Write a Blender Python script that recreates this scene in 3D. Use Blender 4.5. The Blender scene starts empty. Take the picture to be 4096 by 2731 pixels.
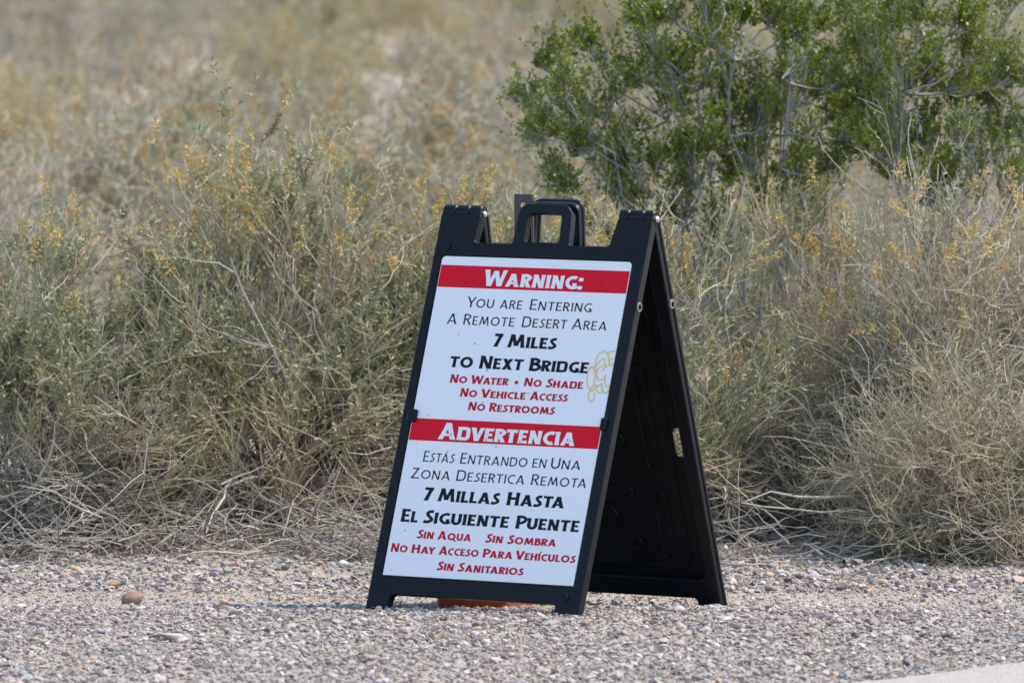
import bpy, bmesh, math, random
import numpy as np
from mathutils import Vector, Matrix
R = math.radians
rng = np.random.default_rng(7)
random.seed(7)
scene = bpy.context.scene
COL = scene.collection

# ------------------------------------------------------------------ camera, sky, sun, exposure
PITCH, CAMH, FPX = 0.0641, 2.0155, 29492.0          # FPX: focal length for a 4096 px wide frame
cd = bpy.data.cameras.new('camera'); cam = bpy.data.objects.new('camera', cd); COL.objects.link(cam)
cam.location = (0, 0, CAMH); cam.rotation_euler = (math.pi/2 - PITCH, 0, 0)
cd.sensor_width = 36; cd.lens = FPX/4096*36; cd.clip_start = .5; cd.clip_end = 6000
cd.dof.use_dof = True; cd.dof.focus_distance = 20.9; cd.dof.aperture_fstop = 6.3
scene.camera = cam

SUN_EL, SUN_AZ = 57.0, 8.0                             # azimuth: degrees from +X towards +Y
w = bpy.data.worlds.new("World"); scene.world = w; w.use_nodes = True
nt = w.node_tree; bg = nt.nodes['Background']
sky = nt.nodes.new('ShaderNodeTexSky'); sky.sky_type = 'NISHITA'; sky.sun_disc = False
sky.sun_elevation = R(SUN_EL); sky.sun_rotation = R(90 - SUN_AZ)
sky.air_density = 1.0; sky.dust_density = 0.6; sky.ozone_density = 1.6
nt.links.new(sky.outputs[0], bg.inputs[0]); bg.inputs[1].default_value = 0.15
sd = bpy.data.lights.new('sun', 'SUN'); sd.energy = 3.0; sd.angle = R(2.4); sd.color = (1, .90, .76)
sun = bpy.data.objects.new('sun', sd); COL.objects.link(sun)
sv = Vector((math.cos(R(SUN_EL))*math.cos(R(SUN_AZ)), math.cos(R(SUN_EL))*math.sin(R(SUN_AZ)), math.sin(R(SUN_EL))))
sun.rotation_euler = sv.to_track_quat('Z', 'Y').to_euler(); sun.location = (6, 20, 9)
scene.view_settings.view_transform = 'Standard'; scene.view_settings.look = 'None'
scene.view_settings.gamma = 1; scene.view_settings.exposure = 1.06
scene.cycles.max_bounces = 6; scene.cycles.diffuse_bounces = 3; scene.cycles.glossy_bounces = 2
scene.cycles.transmission_bounces = 3; scene.cycles.transparent_max_bounces = 4

# ------------------------------------------------------------------ helpers
def tag(o, label=None, cat=None, group=None, kind=None):
    if label: o['label'] = label
    if cat: o['category'] = cat
    if group: o['group'] = group
    if kind: o['kind'] = kind
    return o
def empty(name, loc=(0, 0, 0), rz=0):
    o = bpy.data.objects.new(name, None); COL.objects.link(o)
    o.location = loc; o.rotation_euler = (0, 0, rz); o.empty_display_size = .1
    return o
def link(name, me, parent=None, mat=None):
    o = bpy.data.objects.new(name, me); COL.objects.link(o)
    if parent: o.parent = parent
    if mat: me.materials.append(mat)
    return o
def np_mesh(name, V, F, smooth=False):
    """V (n,3) floats; F list of (m,k) int arrays (k = 3 or 4)"""
    me = bpy.data.meshes.new(name)
    V = np.ascontiguousarray(V, np.float32)
    me.vertices.add(len(V)); me.vertices.foreach_set('co', V.ravel())
    F = [np.asarray(f, np.int32) for f in F if len(f)]
    tot = np.concatenate([np.full(len(f), f.shape[1], np.int32) for f in F])
    idx = np.concatenate([f.ravel() for f in F])
    me.loops.add(len(idx)); me.loops.foreach_set('vertex_index', idx)
    me.polygons.add(len(tot))
    st = np.zeros(len(tot), np.int32); st[1:] = np.cumsum(tot)[:-1]
    me.polygons.foreach_set('loop_start', st)
    me.polygons.foreach_set('use_smooth', np.full(len(tot), smooth, bool))
    me.update(calc_edges=True); me.validate()
    return me
class Geo:
    def __init__(s): s.V = []; s.F = []; s.n = 0
    def add(s, V, F):
        s.V.append(np.asarray(V, float).reshape(-1, 3))
        for f in F: s.F.append(np.asarray(f, np.int64) + s.n)
        s.n += len(s.V[-1])
    def mesh(s, name, smooth=False):
        f3 = [f for f in s.F if f.shape[1] == 3]; f4 = [f for f in s.F if f.shape[1] == 4]
        F = ([np.concatenate(f3)] if f3 else []) + ([np.concatenate(f4)] if f4 else [])
        return np_mesh(name, np.concatenate(s.V), F, smooth)
def norm(a): return a/np.maximum(np.linalg.norm(a, axis=-1, keepdims=True), 1e-9)
def rdir(n): return norm(rng.normal(size=(n, 3)))

def gz(x, y):
    """height of the ground"""
    x = np.asarray(x, float); y = np.asarray(y, float)
    t = np.clip((y - 19.85)/.75, 0, 1); s = t*t*(3 - 2*t)
    z = -.046*s + .006*np.sin(x*3.1 + y*1.3)*np.sin(y*2.3 - x*.7)
    far = np.clip((y - 24)/40, 0, 1)
    return z + far*.12*np.sin(x*.35 + 1)*np.sin(y*.21)
C_, S_ = math.cos(PITCH), math.sin(PITCH)
def ray(px, py):                                       # pixel of a 2352 px wide frame
    k = 4096/2352
    a = (px*k - 2048)/FPX; b = -(py*k - 1365.5)/FPX
    return np.array([a, C_ + b*S_, -S_ + b*C_])
def gp(px, py, z=None):
    d = ray(px, py); zz = -.01 if z is None else z
    for _ in range(4):
        t = (zz - CAMH)/d[2]; x, y = d[0]*t, d[1]*t
        if z is None: zz = float(gz(x, y))
    return np.array([x, y, zz])
def at(px, py, Y):
    d = ray(px, py); t = Y/d[1]
    return np.array([d[0]*t, Y, CAMH + d[2]*t])

# ------------------------------------------------------------------ materials
def mat(name, col=(.5, .5, .5), rough=.8, spec=.3):
    m = bpy.data.materials.new(name); m.use_nodes = True
    b = m.node_tree.nodes['Principled BSDF']
    b.inputs['Base Color'].default_value = (*col, 1); b.inputs['Roughness'].default_value = rough
    b.inputs['Specular IOR Level'].default_value = spec
    return m
def ramp(nt, stops, interp='LINEAR'):
    r = nt.nodes.new('ShaderNodeValToRGB'); r.color_ramp.interpolation = interp
    e = r.color_ramp.elements
    while len(e) < len(stops): e.new(.5)
    for k, (p, c) in enumerate(stops): e[k].position = p; e[k].color = (*c, 1)
    return r
def island_mat(name, stops, rough=.8, spec=.2, trans=0, noise=None, interp='LINEAR'):
    """colour differs from leaf to leaf / stone to stone; slow noise shifts it from clump to clump"""
    m = mat(name, rough=rough, spec=spec); nt = m.node_tree; b = nt.nodes['Principled BSDF']
    g = nt.nodes.new('ShaderNodeNewGeometry'); r = ramp(nt, stops, interp)
    src = g.outputs['Random Per Island']
    if noise:
        tc = nt.nodes.new('ShaderNodeTexCoord'); n = nt.nodes.new('ShaderNodeTexNoise')
        n.inputs['Scale'].default_value = noise; n.inputs['Detail'].default_value = 2
        nt.links.new(tc.outputs['Object'], n.inputs['Vector'])
        mx = nt.nodes.new('ShaderNodeMix'); mx.data_type = 'FLOAT'; mx.inputs[0].default_value = .5
        nt.links.new(src, mx.inputs[2]); nt.links.new(n.outputs[0], mx.inputs[3]); src = mx.outputs[0]
    nt.links.new(src, r.inputs[0]); nt.links.new(r.outputs[0], b.inputs['Base Color'])
    if trans:
        t = nt.nodes.new('ShaderNodeBsdfTranslucent'); ms = nt.nodes.new('ShaderNodeMixShader')
        ms.inputs[0].default_value = trans; nt.links.new(r.outputs[0], t.inputs[0])
        nt.links.new(b.outputs[0], ms.inputs[1]); nt.links.new(t.outputs[0], ms.inputs[2])
        nt.links.new(ms.outputs[0], nt.nodes['Material Output'].inputs[0])
    return m
M = {}
M['leaf_sage'] = island_mat('leaf_sage', [(0, (.11, .13, .065)), (.4, (.255, .268, .15)), (.75, (.41, .41, .245)), (1, (.57, .52, .30))], .6, .3, .2, 6)
M['leaf_blue'] = island_mat('leaf_blue', [(0, (.12, .155, .075)), (.5, (.25, .295, .155)), (1, (.42, .46, .27))], .6, .3, .2, 6)
M['leaf_dry'] = island_mat('leaf_dry', [(0, (.21, .19, .10)), (.5, (.33, .295, .16)), (1, (.46, .40, .23))], .7, .2, .25, 6)
M['leaf_creosote'] = island_mat('leaf_creosote', [(0, (.04, .07, .004)), (.4, (.125, .17, .006)), (.75, (.25, .305, .014)), (.95, (.41, .43, .06)), (1, (.55, .36, .04))], .42, .3, .27, 5)
M['seed'] = island_mat('seed', [(0, (.30, .19, .055)), (.4, (.52, .37, .13)), (1, (.70, .56, .26))], .8, .1, .3, 7)
M['seed_far'] = island_mat('seed_far', [(0, (.30, .18, .07)), (.5, (.44, .29, .12)), (1, (.56, .41, .20))], .8, .1, .25, 2)
M['twig_grey'] = island_mat('twig_grey', [(0, (.18, .165, .145)), (.5, (.37, .34, .295)), (1, (.62, .575, .505))], .85, .2, 0, 5)
M['twig_tan'] = island_mat('twig_tan', [(0, (.31, .245, .145)), (.5, (.51, .415, .26)), (1, (.68, .57, .40))], .8, .2, 0, 5)
M['twig_pale'] = island_mat('twig_pale', [(0, (.26, .215, .145)), (.5, (.42, .36, .25)), (1, (.60, .53, .39))], .8, .2, 0, 5)
M['bark_creosote'] = island_mat('bark_creosote', [(0, (.12, .11, .105)), (.5, (.25, .24, .235)), (1, (.40, .385, .38))], .8, .2, 0, 20)
M['leaf_far'] = island_mat('leaf_far', [(0, (.17, .17, .085)), (.5, (.33, .32, .175)), (1, (.46, .43, .25))], .7, .2, .2, 1.5)
M['leaf_far_green'] = island_mat('leaf_far_green', [(0, (.15, .165, .07)), (.5, (.29, .305, .14)), (1, (.42, .415, .21))], .7, .2, .2, 1.5)
M['twig_far'] = island_mat('twig_far', [(0, (.27, .235, .19)), (.5, (.435, .385, .315)), (1, (.58, .525, .44))], .85, .2, 0, 2)
M['twig_far_gold'] = island_mat('twig_far_gold', [(0, (.32, .25, .14)), (.5, (.48, .39, .23)), (1, (.60, .50, .32))], .85, .2, 0, 2)
M['fruit'] = mat('fruit', (.70, .70, .66), .9, .1)
M['deadwood'] = island_mat('deadwood', [(0, (.15, .13, .11)), (.5, (.29, .26, .22)), (1, (.54, .49, .42))], .85, .2, 0, 8)
M['gravel'] = island_mat('gravel', [(0, (.13, .122, .118)), (.08, (.195, .185, .178)), (.22, (.30, .28, .265)), (.36, (.24, .23, .228)), (.50, (.39, .355, .325)), (.62, (.31, .285, .272)), (.74, (.43, .36, .325)), (.85, (.455, .425, .395)), (.92, (.41, .31, .265)), (.955, (.40, .27, .16)), (1, (.56, .525, .485))], .9, .2)
def plastic():
    m = mat('black_plastic', (.0062, .0070, .0098), .42, .20); nt = m.node_tree; b = nt.nodes['Principled BSDF']
    tc = nt.nodes.new('ShaderNodeTexCoord')
    n = nt.nodes.new('ShaderNodeTexNoise'); n.inputs['Scale'].default_value = 9; n.inputs['Detail'].default_value = 6
    nt.links.new(tc.outputs['Object'], n.inputs['Vector'])
    r = ramp(nt, [(.35, (.34, .34, .34)), (.75, (.5, .5, .5))]); nt.links.new(n.outputs[0], r.inputs[0]); nt.links.new(r.outputs[0], b.inputs['Roughness'])
    v = nt.nodes.new('ShaderNodeTexVoronoi'); v.inputs['Scale'].default_value = 48
    nt.links.new(tc.outputs['Object'], v.inputs['Vector'])
    r2 = ramp(nt, [(0, (.22, .21, .19)), (.045, (.22, .21, .19)), (.075, (.0062, .0070, .0098))]); nt.links.new(v.outputs[0], r2.inputs[0])
    n3 = nt.nodes.new('ShaderNodeTexNoise'); n3.inputs['Scale'].default_value = 3; nt.links.new(tc.outputs['Object'], n3.inputs['Vector'])
    r3 = ramp(nt, [(.54, (0, 0, 0)), (.66, (1, 1, 1))]); nt.links.new(n3.outputs[0], r3.inputs[0])
    mx = nt.nodes.new('ShaderNodeMix'); mx.data_type = 'RGBA'; nt.links.new(r3.outputs[0], mx.inputs[0])
    mx.inputs[6].default_value = (.0062, .0070, .0098, 1); nt.links.new(r2.outputs[0], mx.inputs[7]); nt.links.new(mx.outputs[2], b.inputs['Base Color'])
    f = nt.nodes.new('ShaderNodeTexNoise'); f.inputs['Scale'].default_value = 900; nt.links.new(tc.outputs['Object'], f.inputs['Vector'])
    bp = nt.nodes.new('ShaderNodeBump'); bp.inputs['Strength'].default_value = .12; bp.inputs['Distance'].default_value = .001
    nt.links.new(f.outputs[0], bp.inputs['Height']); nt.links.new(bp.outputs[0], b.inputs['Normal'])
    return m
M['plastic'] = plastic()
def speckled(name, col, speck, scale, th, rough, spec=.4):
    m = mat(name, col, rough, spec); nt = m.node_tree; b = nt.nodes['Principled BSDF']
    tc = nt.nodes.new('ShaderNodeTexCoord'); v = nt.nodes.new('ShaderNodeTexVoronoi'); v.inputs['Scale'].default_value = scale
    mp = nt.nodes.new('ShaderNodeMapping'); mp.inputs['Scale'].default_value = (1, .45, 1)
    nt.links.new(tc.outputs['Object'], mp.inputs[0]); nt.links.new(mp.outputs[0], v.inputs['Vector'])
    r = ramp(nt, [(0, speck), (th*.5, speck), (th, col)]); nt.links.new(v.outputs[0], r.inputs[0])
    n3 = nt.nodes.new('ShaderNodeTexNoise'); n3.inputs['Scale'].default_value = 7; nt.links.new(tc.outputs['Object'], n3.inputs['Vector'])
    r3 = ramp(nt, [(.46, (0, 0, 0)), (.54, (1, 1, 1))]); nt.links.new(n3.outputs[0], r3.inputs[0])
    mx = nt.nodes.new('ShaderNodeMix'); mx.data_type = 'RGBA'; nt.links.new(r3.outputs[0], mx.inputs[0])
    mx.inputs[6].default_value = (*col, 1); nt.links.new(r.outputs[0], mx.inputs[7]); nt.links.new(mx.outputs[2], b.inputs['Base Color'])
    return m
M['sheet'] = speckled('white_sheet', (.80, .80, .80), (.38, .30, .24), 26, .095, .38)
M['red'] = speckled('red_print', (.66, .006, .022), (.55, .38, .34), 30, .06, .45, .15)
M['ink_red'] = mat('red_ink', (.52, .006, .02), .45, .15)
M['ink_black'] = mat('black_ink', (.010, .010, .016), .45, .15)
M['ink_light'] = mat('thin_black_ink', (.016, .008, .02), .45, .15)
M['ink_white'] = mat('white_ink', (.80, .80, .80), .4)
M['marker'] = mat('yellow_marker', (.80, .54, .15), .5)
M['steel'] = mat('steel', (.62, .62, .62), .3, .5); M['steel'].node_tree.nodes['Principled BSDF'].inputs['Metallic'].default_value = 1
M['grommet'] = mat('grey_plastic', (.16, .165, .17), .5, .4)
M['hole'] = mat('painted_hole_shade', (.004, .004, .005), .9, .1)  # near-black colour standing in for the shade inside a hole
def rough_mat(name, c0, c1, scale, rough=.8, bump=.4, dist=.004, spec=.3):
    m = mat(name, c0, rough, spec); nt = m.node_tree; b = nt.nodes['Principled BSDF']
    tc = nt.nodes.new('ShaderNodeTexCoord'); n = nt.nodes.new('ShaderNodeTexNoise')
    n.inputs['Scale'].default_value = scale; n.inputs['Detail'].default_value = 8; n.inputs['Roughness'].default_value = .65
    nt.links.new(tc.outputs['Object'], n.inputs['Vector'])
    r = ramp(nt, [(.3, c0), (.7, c1)]); nt.links.new(n.outputs[0], r.inputs[0]); nt.links.new(r.outputs[0], b.inputs['Base Color'])
    bp = nt.nodes.new('ShaderNodeBump'); bp.inputs['Strength'].default_value = bump; bp.inputs['Distance'].default_value = dist
    nt.links.new(n.outputs[0], bp.inputs['Height']); nt.links.new(bp.outputs[0], b.inputs['Normal'])
    return m
M['orange'] = rough_mat('orange_rubber', (.22, .035, .015), (.42, .075, .028), 40)
M['post'] = rough_mat('dark_metal', (.018, .021, .028), (.034, .037, .045), 60, .42, .2, .001, .5)
def ground_mat():
    m = mat('desert_ground', (.3, .25, .2), .95, .1); nt = m.node_tree; b = nt.nodes['Principled BSDF']
    g = nt.nodes.new('ShaderNodeNewGeometry')
    n = nt.nodes.new('ShaderNodeTexNoise'); n.inputs['Scale'].default_value = 2.2; n.inputs['Detail'].default_value = 9; n.inputs['Roughness'].default_value = .7
    nt.links.new(g.outputs['Position'], n.inputs['Vector'])
    r = ramp(nt, [(.3, (.27, .215, .165)), (.55, (.36, .295, .235)), (.75, (.43, .36, .29))]); nt.links.new(n.outputs[0], r.inputs[0])
    v = nt.nodes.new('ShaderNodeTexVoronoi'); v.inputs['Scale'].default_value = 170; nt.links.new(g.outputs['Position'], v.inputs['Vector'])
    sep = nt.nodes.new('ShaderNodeSeparateColor'); nt.links.new(v.outputs['Color'], sep.inputs[0])
    r2 = ramp(nt, [(0, (.16, .15, .14)), (.35, (.33, .29, .25)), (.7, (.42, .37, .32)), (1, (.56, .52, .47))]); nt.links.new(sep.outputs[0], r2.inputs[0])
    mx = nt.nodes.new('ShaderNodeMix'); mx.data_type = 'RGBA'; mx.inputs[0].default_value = .5
    nt.links.new(r.outputs[0], mx.inputs[6]); nt.links.new(r2.outputs[0], mx.inputs[7]); nt.links.new(mx.outputs[2], b.inputs['Base Color'])
    bp = nt.nodes.new('ShaderNodeBump'); bp.inputs['Strength'].default_value = .8; bp.inputs['Distance'].default_value = .004; bp.invert = True
    nt.links.new(v.outputs[0], bp.inputs['Height']); nt.links.new(bp.outputs[0], b.inputs['Normal'])
    return m
M['ground'] = ground_mat()
def path_mat():
    m = mat('worn_path', (.45, .4, .36), .9, .2); nt = m.node_tree; b = nt.nodes['Principled BSDF']
    g = nt.nodes.new('ShaderNodeNewGeometry'); v = nt.nodes.new('ShaderNodeTexVoronoi'); v.inputs['Scale'].default_value = 230
    nt.links.new(g.outputs['Position'], v.inputs['Vector'])
    sep = nt.nodes.new('ShaderNodeSeparateColor'); nt.links.new(v.outputs['Color'], sep.inputs[0])
    r2 = ramp(nt, [(0, (.25, .225, .20)), (.5, (.335, .305, .275)), (1, (.43, .395, .355))]); nt.links.new(sep.outputs[0], r2.inputs[0]); nt.links.new(r2.outputs[0], b.inputs['Base Color'])
    bp = nt.nodes.new('ShaderNodeBump'); bp.inputs['Strength'].default_value = .5; bp.inputs['Distance'].default_value = .002; bp.invert = True
    nt.links.new(v.outputs[0], bp.inputs['Height']); nt.links.new(bp.outputs[0], b.inputs['Normal'])
    return m
M['path'] = path_mat()

# ------------------------------------------------------------------ ground, path, gravel
def grid_mesh(name, xs, ys, zf):
    X, Y = np.meshgrid(xs, ys); V = np.stack([X, Y, zf(X, Y)], -1).reshape(-1, 3)
    nx, ny = len(xs), len(ys); i = (np.arange(ny - 1)[:, None]*nx + np.arange(nx - 1)[None]).ravel()
    return np_mesh(name, V, [np.stack([i, i + 1, i + nx + 1, i + nx], 1)], True)
xs = np.concatenate([[-3000, -800, -200, -80, -40, -20, -10, -6], np.linspace(-4, 4, 81), [6, 10, 20, 40, 80, 200, 800, 3000]])
ys = np.concatenate([[-800, -100, -20, 0, 8, 12, 15], np.linspace(17, 25, 81), np.linspace(26, 70, 60), [80, 95, 110, 130, 160, 220, 400, 900, 3000]])
tag(link('ground', grid_mesh('ground', xs, ys, gz), None, M['ground']), 'dry pinkish tan desert ground under the scrub and gravel', 'ground', kind='structure')

pA, pB = gp(3440*2352/4096, 1575), gp(2352, 2664*2352/4096)
pd = (pB - pA)/np.linalg.norm(pB - pA); pn = np.array([pd[1], -pd[0], 0])      # pn points to the near side
def path_side(x, y): return (x - pA[0])*pn[0] + (y - pA[1])*pn[1]
gpth = Geo(); tt = np.linspace(-14, 14, 140); edge = pA[None, :2] + pd[None, :2]*tt[:, None] + pn[None, :2]*(.012*np.sin(tt*7) + .01*np.sin(tt*17.3 + 1))[:, None]
far = pA[None, :2] + pd[None, :2]*tt[:, None] + pn[None, :2]*2.4
P0 = np.c_[edge, np.full(140, -.02)]; P1 = np.c_[edge, np.full(140, .010)]; P2 = np.c_[far, np.full(140, .014)]
i = np.arange(139)
gpth.add(np.concatenate([P0, P1, P2]), [np.stack([i + 1, i, i + 140, i + 141], 1), np.stack([i + 141, i + 140, i + 280, i + 281], 1)])
tag(link('path', gpth.mesh('path'), None, M['path']), 'smooth pale compacted path surface cutting the lower right corner', 'path', kind='structure')

def ico(sub):
    bm = bmesh.new(); bmesh.ops.create_icosphere(bm, subdivisions=sub, radius=1)
    V = np.array([v.co[:] for v in bm.verts]); F = np.array([[v.index for v in f.verts] for f in bm.faces]); bm.free()
    return V, F
def stones(geo, x, y, size, sub, flat=.62, sink=.3):
    V0, F0 = ico(sub); n = len(x); nv = len(V0)
    protos = []
    for _ in range(16):
        V = V0.copy()
        for _ in range(7):                                     # chop flat facets off the ball
            d = rdir(1)[0]; h = rng.uniform(.35, .8); k = V@d; V -= np.where(k > h, (k - h), 0)[:, None]*d
        V *= 1 + rng.normal(0, .05, (nv, 1)); protos.append(V)
    protos = np.array(protos)
    P = protos[rng.integers(0, 16, n)]
    sc = np.stack([rng.uniform(.8, 1.35, n), rng.uniform(.65, 1.05, n), rng.uniform(flat*.7, flat*1.3, n)], 1)*size[:, None]*.5
    P = P*sc[:, None, :]
    a = rng.uniform(0, 2*np.pi, n); tx = rng.normal(0, .3, n); ty = rng.normal(0, .3, n)
    P = np.stack([P[..., 0], P[..., 1]*np.cos(tx)[:, None] - P[..., 2]*np.sin(tx)[:, None], P[..., 1]*np.sin(tx)[:, None] + P[..., 2]*np.cos(tx)[:, None]], -1)
    P = np.stack([P[..., 0]*np.cos(ty)[:, None] + P[..., 2]*np.sin(ty)[:, None], P[..., 1], -P[..., 0]*np.sin(ty)[:, None] + P[..., 2]*np.cos(ty)[:, None]], -1)
    P = np.stack([P[..., 0]*np.cos(a)[:, None] - P[..., 1]*np.sin(a)[:, None], P[..., 0]*np.sin(a)[:, None] + P[..., 1]*np.cos(a)[:, None], P[..., 2]], -1)
    z = gz(x, y) + sc[:, 2]*(1 - sink) + (rng.uniform(0, 1, n)**3)*.006
    P += np.stack([x, y, z], 1)[:, None, :]
    geo.add(P.reshape(-1, 3), [(F0[None] + (np.arange(n)*nv)[:, None, None]).reshape(-1, 3)])
def scatter(n, x0, x1, y0, y1):
    x, y = rng.uniform(x0, x1, n), rng.uniform(y0, y1, n); k = path_side(x, y) < -.01
    return x[k], y[k]
gg = Geo()
def lay(n, x0, x1, y0, y1, med, sig, lo, hi, flat=.62):
    x, y = scatter(n, x0, x1, y0, y1); s = np.clip(med*np.exp(rng.normal(0, sig, len(x))), lo, hi)
    b = s > .017
    stones(gg, x[~b], y[~b], s[~b], 1, flat)
    if b.any(): stones(gg, x[b], y[b], s[b], 2, flat)
lay(76000, -2.1, 2.1, 17.9, 20.45, .0095, .46, .004, .038, .46)
lay(24000, -2.1, 2.1, 20.35, 21.4, .0064, .5, .003, .034, .5)
lay(9000, -2.1, 2.1, 20.9, 22.0, .0125, .5, .005, .042, .5)
lay(9000, -2.1, 2.1, 22.0, 25.0, .016, .45, .006, .04)
tag(link('gravel', gg.mesh('gravel'), None, M['gravel']), 'loose grey and pale crushed gravel covering the ground around the sign', 'gravel', kind='stuff')

# single stones that stand out
def rock(px, py, wid, dep, hei, m, label, sub=3, chops=5, chop=(.6, .9), rz=0, egg=0, bumpy=.03, group=None):
    V, F = ico(sub); V = V.copy()
    for _ in range(chops):
        d = rdir(1)[0]; h = rng.uniform(*chop); k = V@d; V -= np.where(k > h, (k - h)*.9, 0)[:, None]*d
    ph = rng.uniform(0, 6, 3)
    V *= (1 + bumpy*np.sin(V[:, :1]*5 + ph[0])*np.sin(V[:, 1:2]*4 + ph[1]) + bumpy*.7*np.sin(V[:, 2:]*7 + ph[2]))
    if egg: V[:, 1:] *= (1 - egg*V[:, :1])
    V *= np.array([wid, dep, hei])/2
    c, s = math.cos(rz), math.sin(rz)
    V = V@np.array([[c, 0, s], [0, 1, 0], [-s, 0, c]]).T if False else V
    p = gp(px, py); o = link('stone', np_mesh('stone', V, [F], sub > 2 and bumpy < .05), None, m)
    o.location = (p[0], p[1] + dep*.3, p[2] + hei*.40); o.rotation_euler = (0, rz, rng.uniform(-.3, .3) if not egg else .1)
    return tag(o, label, 'stone', group)
M['st_red'] = rough_mat('stone_red', (.20, .115, .085), (.32, .20, .155), 60, .85, .5, .002)
M['st_pink'] = rough_mat('stone_pink', (.40, .31, .30), (.55, .45, .42), 30, .85, .6, .004)
M['st_tan'] = rough_mat('stone_tan', (.38, .25, .14), (.52, .36, .21), 40, .85, .6, .003)
M['st_grey'] = rough_mat('stone_grey', (.10, .10, .105), (.19, .185, .18), 40, .85, .6, .003)
M['st_white'] = rough_mat('stone_white', (.50, .48, .44), (.66, .63, .58), 40, .85, .5, .003)
rock(304, 1390, .064, .05, .046, M['st_red'], 'smooth reddish brown egg shaped stone on the gravel left of the sign', 4, 0, rz=-.35, egg=.28, bumpy=.015)
rock(397, 1474, .085, .08, .030, M['st_pink'], 'flat angular pale pink stone in the gravel below the reddish egg shaped stone', 3, 9, (.4, .75), .05, bumpy=.06)
rock(514, 1388, .032, .028, .02, M['st_tan'], 'small orange tan pebble on the gravel between the reddish stone and the sign', 2, 7, (.5, .8))
rock(455, 1363, .027, .025, .02, M['st_grey'], 'small dark grey angular pebble just right of the reddish egg shaped stone', 2, 7, (.5, .8))
rock(787, 1303, .032, .028, .024, M['st_white'], 'rounded pale grey pebble at the litter edge left of the sign', 3, 2, bumpy=.015)
rock(83, 1289, .034, .028, .02, M['st_pink'], 'pink pebble near the left frame edge below the twig litter', 2, 7, (.5, .8))
rock(2027, 1341, .037, .03, .02, M['st_tan'], 'orange tan flat pebble on the bare strip right of the sign', 2, 8, (.5, .8))
rock(1857, 1240, .036, .03, .02, M['st_pink'], 'pale pink stone lying in front of the dead wood right of the sign', 2, 7, (.5, .8))
rock(2320, 1240, .04, .03, .025, M['st_grey'], 'dark grey stone under the low shrub at the right frame edge', 2, 7, (.5, .8))

# ------------------------------------------------------------------ plant building
def tubes(geo, P, r0, r1, sides=3):
    """P (N,K,3) centre lines; radii taper r0 -> r1"""
    N, K, _ = P.shape
    if N == 0: return
    T = np.gradient(P, axis=1); T = norm(T)
    ref = np.where(np.abs(T[..., 2:]) > .9, np.array([1., 0, 0]), np.array([0., 0, 1]))
    A = norm(np.cross(T, ref)); B = np.cross(T, A)
    r0 = np.broadcast_to(np.asarray(r0, float), (N,)); r1 = np.broadcast_to(np.asarray(r1, float), (N,))
    rad = r0[:, None] + (r1 - r0)[:, None]*np.linspace(0, 1, K)[None]
    th = np.arange(sides)*2*np.pi/sides
    V = P[:, :, None] + rad[..., None, None]*(A[:, :, None]*np.cos(th)[None, None, :, None] + B[:, :, None]*np.sin(th)[None, None, :, None])
    n = (np.arange(N)*K*sides)[:, None, None]; k = (np.arange(K - 1)*sides)[None, :, None]; s = np.arange(sides)[None, None]; s2 = (s + 1) % sides
    f = np.stack(np.broadcast_arrays(n + k + s, n + k + s2, n + k + sides + s2, n + k + sides + s), -1).reshape(-1, 4)
    geo.add(V.reshape(-1, 3), [f])
def bez(B, C, T, K, wob):
    t = np.linspace(0, 1, K)[None, :, None]
    P = (1 - t)**2*B[:, None] + 2*t*(1 - t)*C[:, None] + t*t*T[:, None]
    L = np.linalg.norm(T - B, axis=1)[:, None, None]
    w_ = np.cumsum(rng.normal(0, 1, P.shape), 1); w_ -= w_[:, :1]; w_ -= t*w_[:, -1:]
    return P + w_*L*wob*np.sqrt(t)
def walk(B, D, L, K, wander, up=0.):
    N = len(B); L = np.broadcast_to(np.asarray(L, float), (N,)); st = (L/(K - 1))[:, None]
    P = [B]; D = norm(D)
    for k in range(K - 1):
        D = norm(D + rng.normal(0, wander, (N, 3)) + np.array([0, 0, up])); P.append(P[-1] + D*st)
    return np.stack(P, 1)
def pick(P, n, lo=0., hi=1., weight=None):
    """n random points on the paths P with their tangents"""
    N, K, _ = P.shape; i = rng.choice(N, n, p=weight); u = rng.uniform(lo, hi, n)*(K - 1); k = np.minimum(u.astype(int), K - 2); f = (u - k)[:, None]
    return P[i, k]*(1 - f) + P[i, k + 1]*f, norm(P[i, k + 1] - P[i, k])
def leaves(geo, P, D, L, W):
    """one folded diamond leaf per point"""
    n = len(P); L = np.broadcast_to(np.asarray(L, float), (n,))[:, None]; W = np.broadcast_to(np.asarray(W, float), (n,))[:, None]
    S = norm(np.cross(D, rdir(n))); U = np.cross(S, D); bend = rng.normal(0, .18, (n, 1))
    V = np.stack([P, P + D*L*.5 + S*W*.5 + U*L*bend*.5, P + D*L + U*L*bend, P + D*L*.5 - S*W*.5 + U*L*bend*.5], 1)
    i = np.arange(n)*4
    geo.add(V.reshape(-1, 3), [np.stack([i, i + 1, i + 2, i + 3], 1)])
def spikes(geo, P, D, L, R_, per, size):
    """papery seed heads: little scales packed round each spike"""
    n = len(P); L = np.broadcast_to(np.asarray(L, float), (n,)); R_ = np.broadcast_to(np.asarray(R_, float), (n,))
    Pi = np.repeat(P, per, 0); Di = np.repeat(D, per, 0); t = rng.uniform(0, 1, n*per)
    q = rdir(n*per); rad = np.repeat(R_, per)*(1.1 - .6*t)*np.sqrt(rng.uniform(.1, 1, n*per))
    C = Pi + Di*(t*np.repeat(L, per))[:, None] + q*rad[:, None]
    leaves(geo, C, norm(q + .5*Di), size*rng.uniform(.7, 1.4, n*per), size*rng.uniform(.6, 1.1, n*per))
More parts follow.
